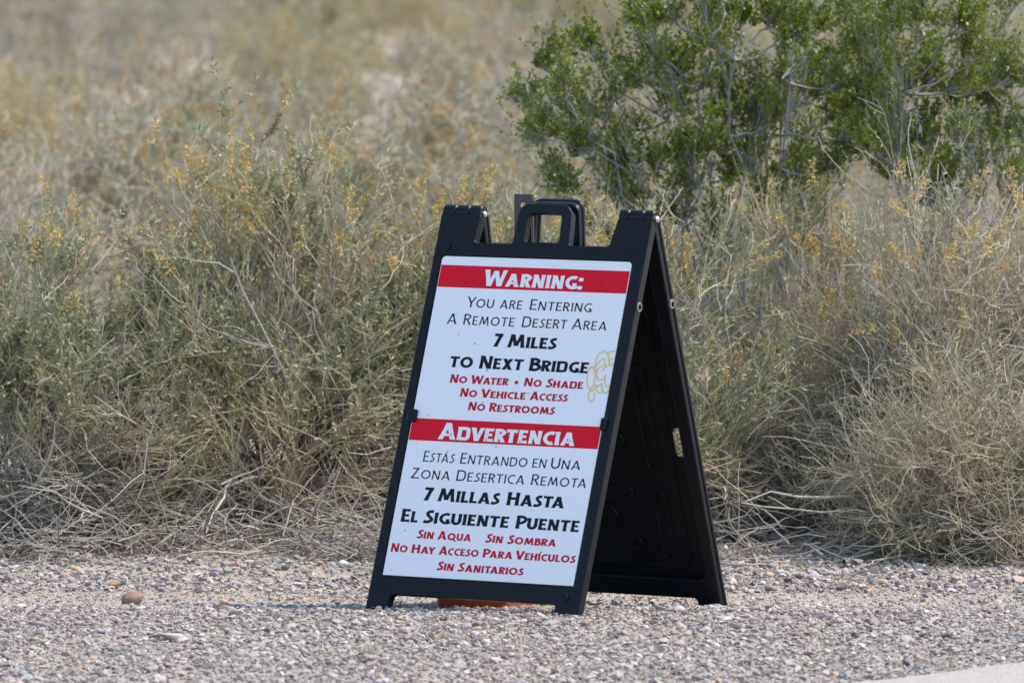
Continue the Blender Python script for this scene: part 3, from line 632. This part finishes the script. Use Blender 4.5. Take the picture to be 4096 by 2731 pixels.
def finish(bm, name, parent, m, mtx, sharp=35):
    bmesh.ops.recalc_face_normals(bm, faces=bm.faces); me = bpy.data.meshes.new(name); bm.to_mesh(me); bm.free()
    me.transform(mtx)
    if mtx.determinant() < 0: me.flip_normals()
    me.polygons.foreach_set('use_smooth', np.ones(len(me.polygons), bool)); me.set_sharp_from_angle(angle=R(sharp))
    return link(name, me, parent, m)
T1, T2 = .013, .020                                             # outer half and inner half of a panel, parted by a groove
def panel(name, mtx, knuckles, back):
    bm = bmesh.new(); ol = outline()
    slot = [] if not back else [capsule(.283, .487, .036, .084), rect(.215, .275, .984, .997, .003)]
    bm_add(bm, curve_mesh([ol, rect(-.309, .309, .0865, 1.0075, .014), handle_hole], T1, .0035, 3), T1/2)
    inner = fillet([(-.338, 0.002, .003), (-.274, .002, .003), (-.270, .040, .012), (.260, .040, .012), (.264, .002, .003), (.335, .002, .003),
                    (.3425, 1.126, .006), (.238, 1.126, .01), (.223, 1.043, .012), (.0905, 1.043, .010), (.0835, 1.157, .034), (-.0785, 1.157, .034), (-.0855, 1.043, .010),
                    (-.2145, 1.043, .012), (-.2065, 1.126, .01), (-.3315, 1.126, .006)])
    hh = fillet([(-.0565, 1.049, .010), (.0635, 1.049, .010), (.0605, 1.1365, .012), (-.0545, 1.1365, .012)])
    bm_add(bm, curve_mesh([inner, rect(-.300, .300, .095, 1.0, .02), hh], T2, .003, 2), T1 + T2/2 - .0006)
    bm_add(bm, curve_mesh([rect(-.310, .310, .085, 1.009, .012)] + slot, .006, .001, 1), .0045 + .003)
    yi = .0112                                                   # inner skin
    tube_path(bm, rect(-.25, .25, .125, .965, .03), .0055, yi)
    for cz in (.185, .335, .49, .66, .83): tube_path(bm, capsule(0, cz, .20, .035), .005, yi)
    for cz in (.26, .41, .575): tube_path(bm, capsule(0, cz, .075, .075), .004, yi)
    for cx in (-.205, .205):
        for cz, ll in ((.24, .20), (.56, .30), (.83, .16)): tube_path(bm, capsule(cx*.9, cz, .035, ll), .0045, yi)
    cyl_y(bm, -.297, 1.0316, -.005, .004, .0125); cyl_y(bm, .287, .0563, -.005, .004, .0125)                 # raised pegs
    for (x0, x1) in ((-.318, -.2885), (.2885+.013, .320)):                                                    # clips that hold the poster
        bm_add(bm, curve_mesh([rect(x0, x1, .525, .561, .007)], .010, .003, 2), -.0028)
    for (x0, x1) in knuckles: cyl_x(bm, x0, x1, HOFF, HV, .0205)
    for (x0, x1) in knuckles:                                                                                  # web from knuckle down into the post
        bm_add(bm, curve_mesh([rect(x0 + .0006, x1 - .0006, 1.10, HV + .004, .003)], .016, .003, 1), .0085)
    for v in bm.verts:                                               # the carrying handle leans outwards
        if back and v.co.z < HV: v.co.z = HV - (HV - v.co.z)*1.038       # the rear leg reaches down to the lower gravel behind
        if not back and v.co.z < .012: v.co.z -= .007
        if abs(v.co.x) < .1 and v.co.z > 1.049: v.co.y -= (v.co.z - 1.049)*(.42 if back else .06)
    return finish(bm, name, sign, M['plastic'], mtx)
kf = [(-.2895, -.2475), (.236, .2665), (.3145, .3455)]; kb = [(-.333, -.2905), (-.2465, -.208), (.2675, .3135)]
front = panel('front_panel', FM, kf, False)
back = panel('back_panel', BM_, kb, True)
def disc(name, parent, mtx, spots, r, y, m, seg=20):
    bm = bmesh.new()
    for (x, z) in spots: cyl_y(bm, x, z, y, y + .003, r, seg, .0006)
    return finish(bm, name, parent, m, mtx)
bm = bmesh.new()
for (x, z) in ((.303, 1.028), (-.299, .058)):                    # moulded dimples: a low lip ring around a sunk dark cup
    tube_path(bm, capsule(x, z, .024, .024), .0016, .0)
    cyl_y(bm, x, z, -.0004, .003, .0115, 20, .0002)
finish(bm, 'moulded_dimple', front, M['plastic'], FM)
for nm, mtx, par in (('front', FM, front), ('back', BM_, back)):
    bm = bmesh.new(); x = .342                                   # grommet in the side face
    for (xa, xb, r0, r1) in ((x - .004, x + .004, .0135, .0135),):
        cyl_x(bm, xa, xb, .0165, .8815, .0135, 20, .001)
    g = finish(bm, 'side_grommet', par, M['grommet'], mtx)
    bm = bmesh.new(); cyl_x(bm, x, x + .0048, .0165, .8815, .0075, 16, .0005); finish(bm, 'side_grommet_shade_disc', par, M['hole'], mtx)  # solid disc, no bore: its dark colour paints the shade of the grommet hole
for x in (-.2065, .347):
    bm = bmesh.new(); cyl_x(bm, x - .004, x + .004, HOFF, HV - .004, .0088, 6, .001); cyl_x(bm, x + .003, x + .0065, HOFF, HV - .004, .0052, 12, .001)
    finish(bm, 'hinge_bolt', sign, M['steel'], FM)

# poster sheet
V0 = .0896
PM = FM @ Matrix.Translation((0, 0, V0))
bm = bmesh.new(); PY = .0012
bm_add(bm, curve_mesh([fillet([(-.305, .0006, .002), (.305, .0006, .002), (.305, .9144, .013), (-.305, .9144, .013)])], .003, .0004, 1), PY + .0015)
poster = finish(bm, 'poster', sign, M['sheet'], PM)
def flat(name, polys, m, y, label=None):
    """printed shapes: polys = lists of convex quads in poster u, v"""
    V = []; F = []
    for k, q in enumerate(polys):
        b = len(V); V += [(a, y - (k % 6)*.00004, c) for a, c in q]; F.append(tuple(range(b, b + len(q))))
    me = bpy.data.meshes.new(name); me.from_pydata(V, [], F); me.transform(PM); me.update()
    o = link(name, me, poster, m)
    if label: o['label'] = label
    return o
for (t, b) in ((.8885, .8245), (.4475, .3845)):
    flat('red_band', [[(-.3035, b + .0005), (.3035, b - .0005), (.3035, t - .0005), (-.3035, t + .0005)]], M['red'], PY - .0002)

# --- lettering: every letter drawn as flared pen strokes
def ribbon(pts, w0, closed=False, flare=.10):
    P = np.array(pts, float); n = len(P)
    if closed: T = np.roll(P, -1, 0) - np.roll(P, 1, 0)
    else: T = np.gradient(P, axis=0)
    T = T/np.linalg.norm(T, axis=1)[:, None]; Nn = np.stack([-T[:, 1], T[:, 0]], 1)
    s = np.linspace(-1, 1, n); wv = np.full(n, w0) if closed else w0*(1 - flare*.5 + flare*1.5*np.abs(s)**2.5)
    L, Rr = P + Nn*wv[:, None]/2, P - Nn*wv[:, None]/2
    return [[tuple(L[i]), tuple(Rr[i]), tuple(Rr[(i + 1) % n]), tuple(L[(i + 1) % n])] for i in range(n if closed else n - 1)]
def line(a, b, w, flare=.14): return ribbon([(a[0] + (b[0] - a[0])*t, a[1] + (b[1] - a[1])*t) for t in np.linspace(0, 1, 5)], w, False, flare)
def stem(xb, xt, w, y0=0., y1=1.):                                  # stroke between baseline and cap line with level ends
    q = []
    ts = np.linspace(0, 1, 5)
    for i in range(4):
        a, b = ts[i], ts[i + 1]; wa, wb = [w*(.94 + .16*abs(2*t - 1)**2.5) for t in (a, b)]
        xa, xb_ = xb + (xt - xb)*a, xb + (xt - xb)*b; ya, yb = y0 + (y1 - y0)*a, y0 + (y1 - y0)*b
        q.append([(xa - wa/2, ya), (xa + wa/2, ya), (xb_ + wb/2, yb), (xb_ - wb/2, yb)])
    return q
def diag(xb, xt, w, y0=0., y1=1.):                                  # slanted stroke: horizontal width grows with the slant
    L = math.hypot(xt - xb, y1 - y0); return stem(xb, xt, w*L/abs(y1 - y0), y0, y1)
def arc(cx, cy, rx, ry, a0, a1, w, n=18, flare=.12): return ribbon([(cx + rx*math.cos(R(a)), cy + ry*math.sin(R(a))) for a in np.linspace(a0, a1, n)], w, False, flare)
def spl(P, n=26):
    P = [P[0]] + list(P) + [P[-1]]; out = []
    for i in range(1, len(P) - 2):
        p0, p1, p2, p3 = [np.array(P[i + k]) for k in (-1, 0, 1, 2)]
        for t in np.linspace(0, 1, n//(len(P) - 3) + 1)[:-1]:
            out.append(.5*((2*p1) + (p2 - p0)*t + (2*p0 - 5*p1 + 4*p2 - p3)*t*t + (3*p1 - p0 - 3*p2 + p3)*t**3))
    out.append(np.array(P[-2])); return out
def glyph(ch, w):
    h = w*.86; e = w/2; k = h/2                                     # stem weight, bar weight
    if ch == 'A': return diag(e*1.1, .42, w*.95) + diag(.84 - e*1.1, .42, w*1.05) + line((.17, .28), (.67, .28), h*.8, 0), .84
    if ch == 'Á': q, a = glyph('A', w); return q + line((.44, 1.10), (.60, 1.30), h*.75, .5), a
    if ch == 'B': return stem(e, e, w) + spl_r([(e, 1 - k), (.34, 1 - k), (.50, .77), (.34, .54), (e, .535)], h*1.05) + spl_r([(e, .535), (.38, .54), (.60, .285), (.38, k), (e, k)], h*1.1), .63
    if ch == 'C': return arc(.48, .5, .48 - e, .5 - k, 62, 290, w*.95, 24), .66
    if ch == 'D': return stem(e, e, w) + spl_r([(e, 1 - k), (.30, 1 - k), (.60, .86), (.76 - e, .5), (.60, .15), (.30, k), (e, k)], w*.95), .76
    if ch == 'E': return stem(e, e*1.05, w) + line((e*.6, 1 - k), (.52, 1 - k), h) + line((e, .51), (.46, .51), h*.9) + line((e*.6, k), (.54, k), h), .54
    if ch == 'G': return arc(.48, .5, .48 - e, .5 - k, 60, 318, w*.95, 26, .06) + stem(.70 - e, .70 - e, w, .06, .46) + line((.46, .46 - k), (.70, .46 - k), h), .72
    if ch == 'H': return stem(e, e, w) + stem(.70 - e, .70 - e, w) + line((e, .53), (.70 - e, .53), h, 0), .70
    if ch == 'I': return stem(e, e, w), w
    if ch == 'Í': q, a = glyph('I', w); return q + line((e, 1.10), (e + .17, 1.30), h*.75, .5), a
    if ch == 'L': return stem(e, e*1.05, w) + line((e*.6, k), (.50, k), h), .50
    if ch == 'M': return diag(e, .24, w*.9) + diag(.50, .24, w*.95, .12) + diag(.50, .76, w*.9, .12) + diag(1.0 - e, .76, w*.95), 1.0
    if ch == 'N': return stem(e, e + .03, w*.92) + diag(.72 - e*1.1, e*1.2, w*1.0) + stem(.72 - e, .72 - e + .03, w*.92), .75
    if ch == 'O': return ribbon([(.46 + (.46 - e)*math.cos(a), .5 + (.5 - k)*math.sin(a)) for a in np.linspace(0, 2*math.pi, 30)[:-1]], w*.95, True), .92
    if ch == 'P': return stem(e, e, w) + spl_r([(e, 1 - k), (.34, 1 - k), (.56, .72), (.36, .46), (e*1.2, .44)], h*1.05), .58
    if ch == 'Q': q, a = glyph('O', w); return q + line((.50, .20), (1.0, -.12), h*.9, .3), .95
    if ch == 'R': return stem(e, e, w) + spl_r([(e, 1 - k), (.34, 1 - k), (.54, .75), (.36, .53), (e*1.2, .50)], h*1.05) + diag(.62 - e*.8, .28, w, 0, .52), .63
    if ch == 'S': return ribbon(spl([(.50, .955 - k*.6), (.32, 1 - k), (.10 + e*.6, .76), (.26, .55), (.42 - e*.1, .40), (.48 - e*.4, .24), (.22, k), (.0, .06 + k*.8)]), w*.95, False, .16), .52
    if ch == 'T': return stem(.32, .33, w) + line((0, 1 - k), (.65, 1 - k), h), .65
    if ch == 'U': return stem(e, e, w, .34) + stem(.70 - e, .70 - e, w, .34) + arc(.35, .36, .35 - e, .36 - k, 180, 360, w, 16, 0), .70
    if ch == 'V': return diag(.38, e, w*1.05) + diag(.38, .78 - e, w*.95), .78
    if ch == 'W': return diag(.30, e, w) + diag(.30, .56, w*.85, 0, .94) + diag(.80, .56, w*.95, 0, .94) + diag(.80, 1.12 - e, w*.85), 1.12
    if ch == 'X': return diag(.72 - e*1.2, e*1.1, w*1.05) + diag(e*1.1, .72 - e*1.2, w), .72
    if ch == 'Y': return stem(.36, .36, w, 0, .5) + diag(.36, e, w, .42, 1) + diag(.36, .74 - e, w*.9, .42, 1), .74
    if ch == 'Z': return line((.05, 1 - k), (.60, 1 - k), h, .05) + diag(e*1.2, .60 - e*1.2, w, k, 1 - k) + line((0, k), (.66, k), h, .05), .66
    if ch == '7': return line((.02, 1 - k), (.56, 1 - k), h*1.05, .05) + diag(.16, .55 - e*1.1, w*1.1, 0, 1 - k), .57
    if ch == ':': s = w*1.05; return [[(0, .0), (s, .0), (s, s), (0, s)], [(0, .62), (s, .62), (s, .62 + s), (0, .62 + s)]], s
    if ch == '*': return [[(.5 + .5*math.cos(a), .5 + .5*math.sin(a)) for a in np.linspace(0, 2*math.pi, 21)[:-1]]], 1.0
def spl_r(P, w): return ribbon(spl(P, 22), w, False, 0)
KERN = {('A', 'V'): -.16, ('D', 'V'): -.05, ('R', 'T'): -.05, ('T', 'A'): -.14, ('A', 'T'): -.12, ('A', 'Y'): -.14, ('R', 'A'): -.02, ('L', 'A'): -.02, ('W', 'A'): -.12, ('P', 'A'): -.10, ('V', 'E'): -.05, ('T', 'Á'): -.14, ('Y', 'O'): -.12, ('C', 'I'): -.02, ('R', 'O'): -.02, ('A', 'C'): -.05, ('A', 'D'): .0, ('7', ' '): 0}
def word(txt, u0, u1, v, big, small, wt, gap):
    polys = []; x = 0.; prev = None; raw = []
    for i, ch in enumerate(txt.upper()):
        H = big if (i == 0 and txt[0].isupper() or ch == '7') else small
        if ch == ':': H = small
        wv = wt*(big*.5 + H*.5)/H*(1 if H == big else .98)
        q, a = glyph(ch, wv)
        if prev: x += (gap + KERN.get((prev, ch), 0))*small
        raw += [[(x + px_*H, py_*H) for px_, py_ in poly] for poly in q]
        x += a*H; prev = ch
    sx = (u1 - u0)/x
    return [[(u0 + a*sx, v + b) for a, b in poly] for poly in raw]
TXT = [
 (0.832, .0463, .0372, [('WARNING:', -.1571, .1616)], 'ink_white', .225),
 (.7689, .0302, .0247, [('YOU', -.1976, -.1103), ('are', -.0897, -.0186), ('ENTERING', .0069, .2034)], 'ink_light', .13),
 (.719, .0302, .0250, [('A', -.2509, -.2198), ('REMOTE', -.1973, -.0333), ('DESERT', -.008, .1349), ('AREA', .1518, .2625)], 'ink_light', .13),
 (.6596, .0378, .0316, [('7', -.0884, -.0605), ('MILES', -.0428, .1126)], 'ink_black', .225),
 (.596, .0368, .0311, [('to', -.2165, -.1422), ('NEXT', -.121, .0199), ('BRIDGE', .0405, .2282)], 'ink_black', .225),
 (.5518, .0242, .0197, [('NO', -.2057, -.1504), ('WATER', -.1382, -.0175), ('*', .0025, .0147), ('NO', .0336, .0898), ('SHADE', .1044, .2214)], 'ink_red', .22),
 (.5138, .0243, .0197, [('NO', -.1649, -.1102), ('VEHICLE', -.0981, .0456), ('ACCESS', .0598, .1803)], 'ink_red', .22),
 (.476, .0243, .0199, [('NO', -.1307, -.0762), ('RESTROOMS', -.0625, .1464)], 'ink_red', .22),
 (.3905, .0465, .0372, [('ADVERTENCIA', -.21, .2281)], 'ink_white', .225),
 (.3246, .0302, .0253, [('ESTÁS', -.2442, -.1441), ('ENTRANDO', -.1242, .0906), ('en', .1074, .1513), ('UNA', .166, .2598)], 'ink_light', .13),
 (.2757, .0302, .0252, [('ZONA', -.2732, -.1476), ('DESERTICA', -.1265, .0917), ('REMOTA', .1137, .2886)], 'ink_light', .13),
 (.215, .0373, .0320, [('7', -.22, -.1906), ('MILLAS', -.1742, .0231), ('HASTA', .0479, .2305)], 'ink_black', .225),
 (.1515, .0368, .0316, [('EL', -.2801, -.2256), ('SIGUIENTE', -.2062, .0662), ('PUENTE', .0897, .2902)], 'ink_black', .225),
 (.1077, .0242, .0199, [('SIN', -.2177, -.1642), ('AQUA', -.152, -.0436), ('SIN', .0035, .0583), ('SOMBRA', .0739, .2276)], 'ink_red', .22),
 (.0656, .0243, .0197, [('NO', -.2942, -.24), ('HAY', -.2267, -.1507), ('ACCESO', -.1388, -.0108), ('PARA', .0031, .0978), ('VEHÍCULOS', .1068, .297)], 'ink_red', .22),
 (.022, .0243, .0199, [('SIN', -.1349, -.0812), ('SANITARIOS', -.0674, .141)], 'ink_red', .22)]
for (v, big, small, words, m, wt) in TXT:
    polys = []
    for (t, u0, u1) in words:
        if t == '*':
            r = (u1 - u0)/2; cx = (u0 + u1)/2; cy = v + small*.48
            polys.append([(cx + r*math.cos(a), cy + r*.85*math.sin(a)) for a in np.linspace(0, 2*math.pi, 25)[:-1]])
        else: polys += [[(a, b - (a*.0042 if abs(a) < 1 else 0)) for a, b in poly] for poly in word(t, u0, u1, v, big, small, wt, .085 if wt > .15 else .17)]
    flat('lettering', polys, M[m], PY - (.0006 if m == 'ink_white' else .0003), {'ink_white': 'bold white', 'ink_light': 'thin black', 'ink_black': 'bold black', 'ink_red': 'bold red'}[m] + ' line reading ' + ' '.join(t for t, _, _ in words if t != '*').capitalize())
SCR = [[(.2521, .7034), (.2488, .7196), (.253, .7361), (.2656, .7488), (.2784, .7457), (.2872, .7319), (.2926, .7131)], [(.2829, .7385), (.2887, .7469), (.3001, .7505), (.3045, .7490)], [(.2874, .7237), (.3012, .7305)], [(.2558, .7077), (.2633, .7229), (.273, .7273), (.2777, .7193), (.2817, .7072)], [(.2754, .6934), (.281, .7032), (.2931, .7104), (.3045, .7130), (.3045, .7190)], [(.2561, .6914), (.2524, .7021), (.2426, .7053), (.2334, .6987), (.2304, .6836), (.2313, .6674), (.239, .6487), (.2506, .6369), (.2581, .6372), (.2616, .6495)], [(.2364, .6988), (.2451, .7005), (.253, .6872), (.2568, .6656), (.2531, .6465), (.2469, .6327), (.2451, .6191), (.2515, .6098), (.2611, .6075), (.2647, .6198), (.2628, .632)], [(.2766, .7098), (.2644, .7025), (.2594, .6901), (.2612, .6766), (.2701, .6675), (.2816, .6706), (.2896, .6831)], [(.2896, .6831), (.2878, .6695), (.2941, .6535), (.3025, .6497), (.3045, .6568)], [(.2593, .6535), (.2721, .6499), (.2795, .6584), (.2843, .6423), (.2847, .6328), (.2724, .6337), (.2667, .647), (.2701, .6526)], [(.2818, .6503), (.2884, .637), (.3001, .6315), (.3045, .6351), (.3045, .6459)]]
polys = []
for s in SCR: polys += ribbon(spl([(a - .0015, b - V0) for a, b in s], 30), .0035, False, .0)
flat('marker_scribble', polys, M['marker'], PY - .0005)

# ------------------------------------------------------------------ post and orange base inside the A-frame
hw = sign.matrix_basis @ hinge
px0 = at(1200, 784, hw.y)[0]; uu = (px0 - SX - (-cN[0])*hinge.y)/cU[0]
py0 = SY + cU[1]*uu - cN[1]*hinge.y
post = empty('metal_post', (px0 + .002, py0, 0), -PSI + .06)
tag(post, 'flat dark metal post with a round hole poking up behind the sign handle', 'post')
ztop = at(1200, 446, py0)[2]
ring = [(.008*math.cos(a), ztop - .030 + .008*math.sin(a)) for a in np.linspace(0, 2*math.pi, 25)[:-1]]
bm = bmesh.new(); bm_add(bm, curve_mesh([rect(-.027, .027, .02, ztop, .002), ring], .004, .0006, 1), 0)
for s in (-1, 1): bm_add(bm, curve_mesh([rect(s*.0262 - .0017, s*.0262 + .0017, .021, ztop - .0008, .0006)], .011, .0004, 1), .0078)
finish(bm, 'bar', post, M['post'], Matrix.Identity(4))
oc = gp(1135, 1402)
ob = empty('orange_base', (oc[0] + .025, oc[1] + .26, float(gz(oc[0], oc[1] + .2))), -PSI)
tag(ob, 'flat scuffed orange rubber slab lying on the gravel under the sign', 'base')
bm = bmesh.new(); bm_add(bm, curve_mesh([rect(-.115, .115, -.16, .17, .02)], .045, .006, 3), 0)
finish(bm, 'slab', ob, M['orange'], Matrix.Translation((0, 0, .026)) @ Matrix.Rotation(math.pi/2, 4, 'X'))
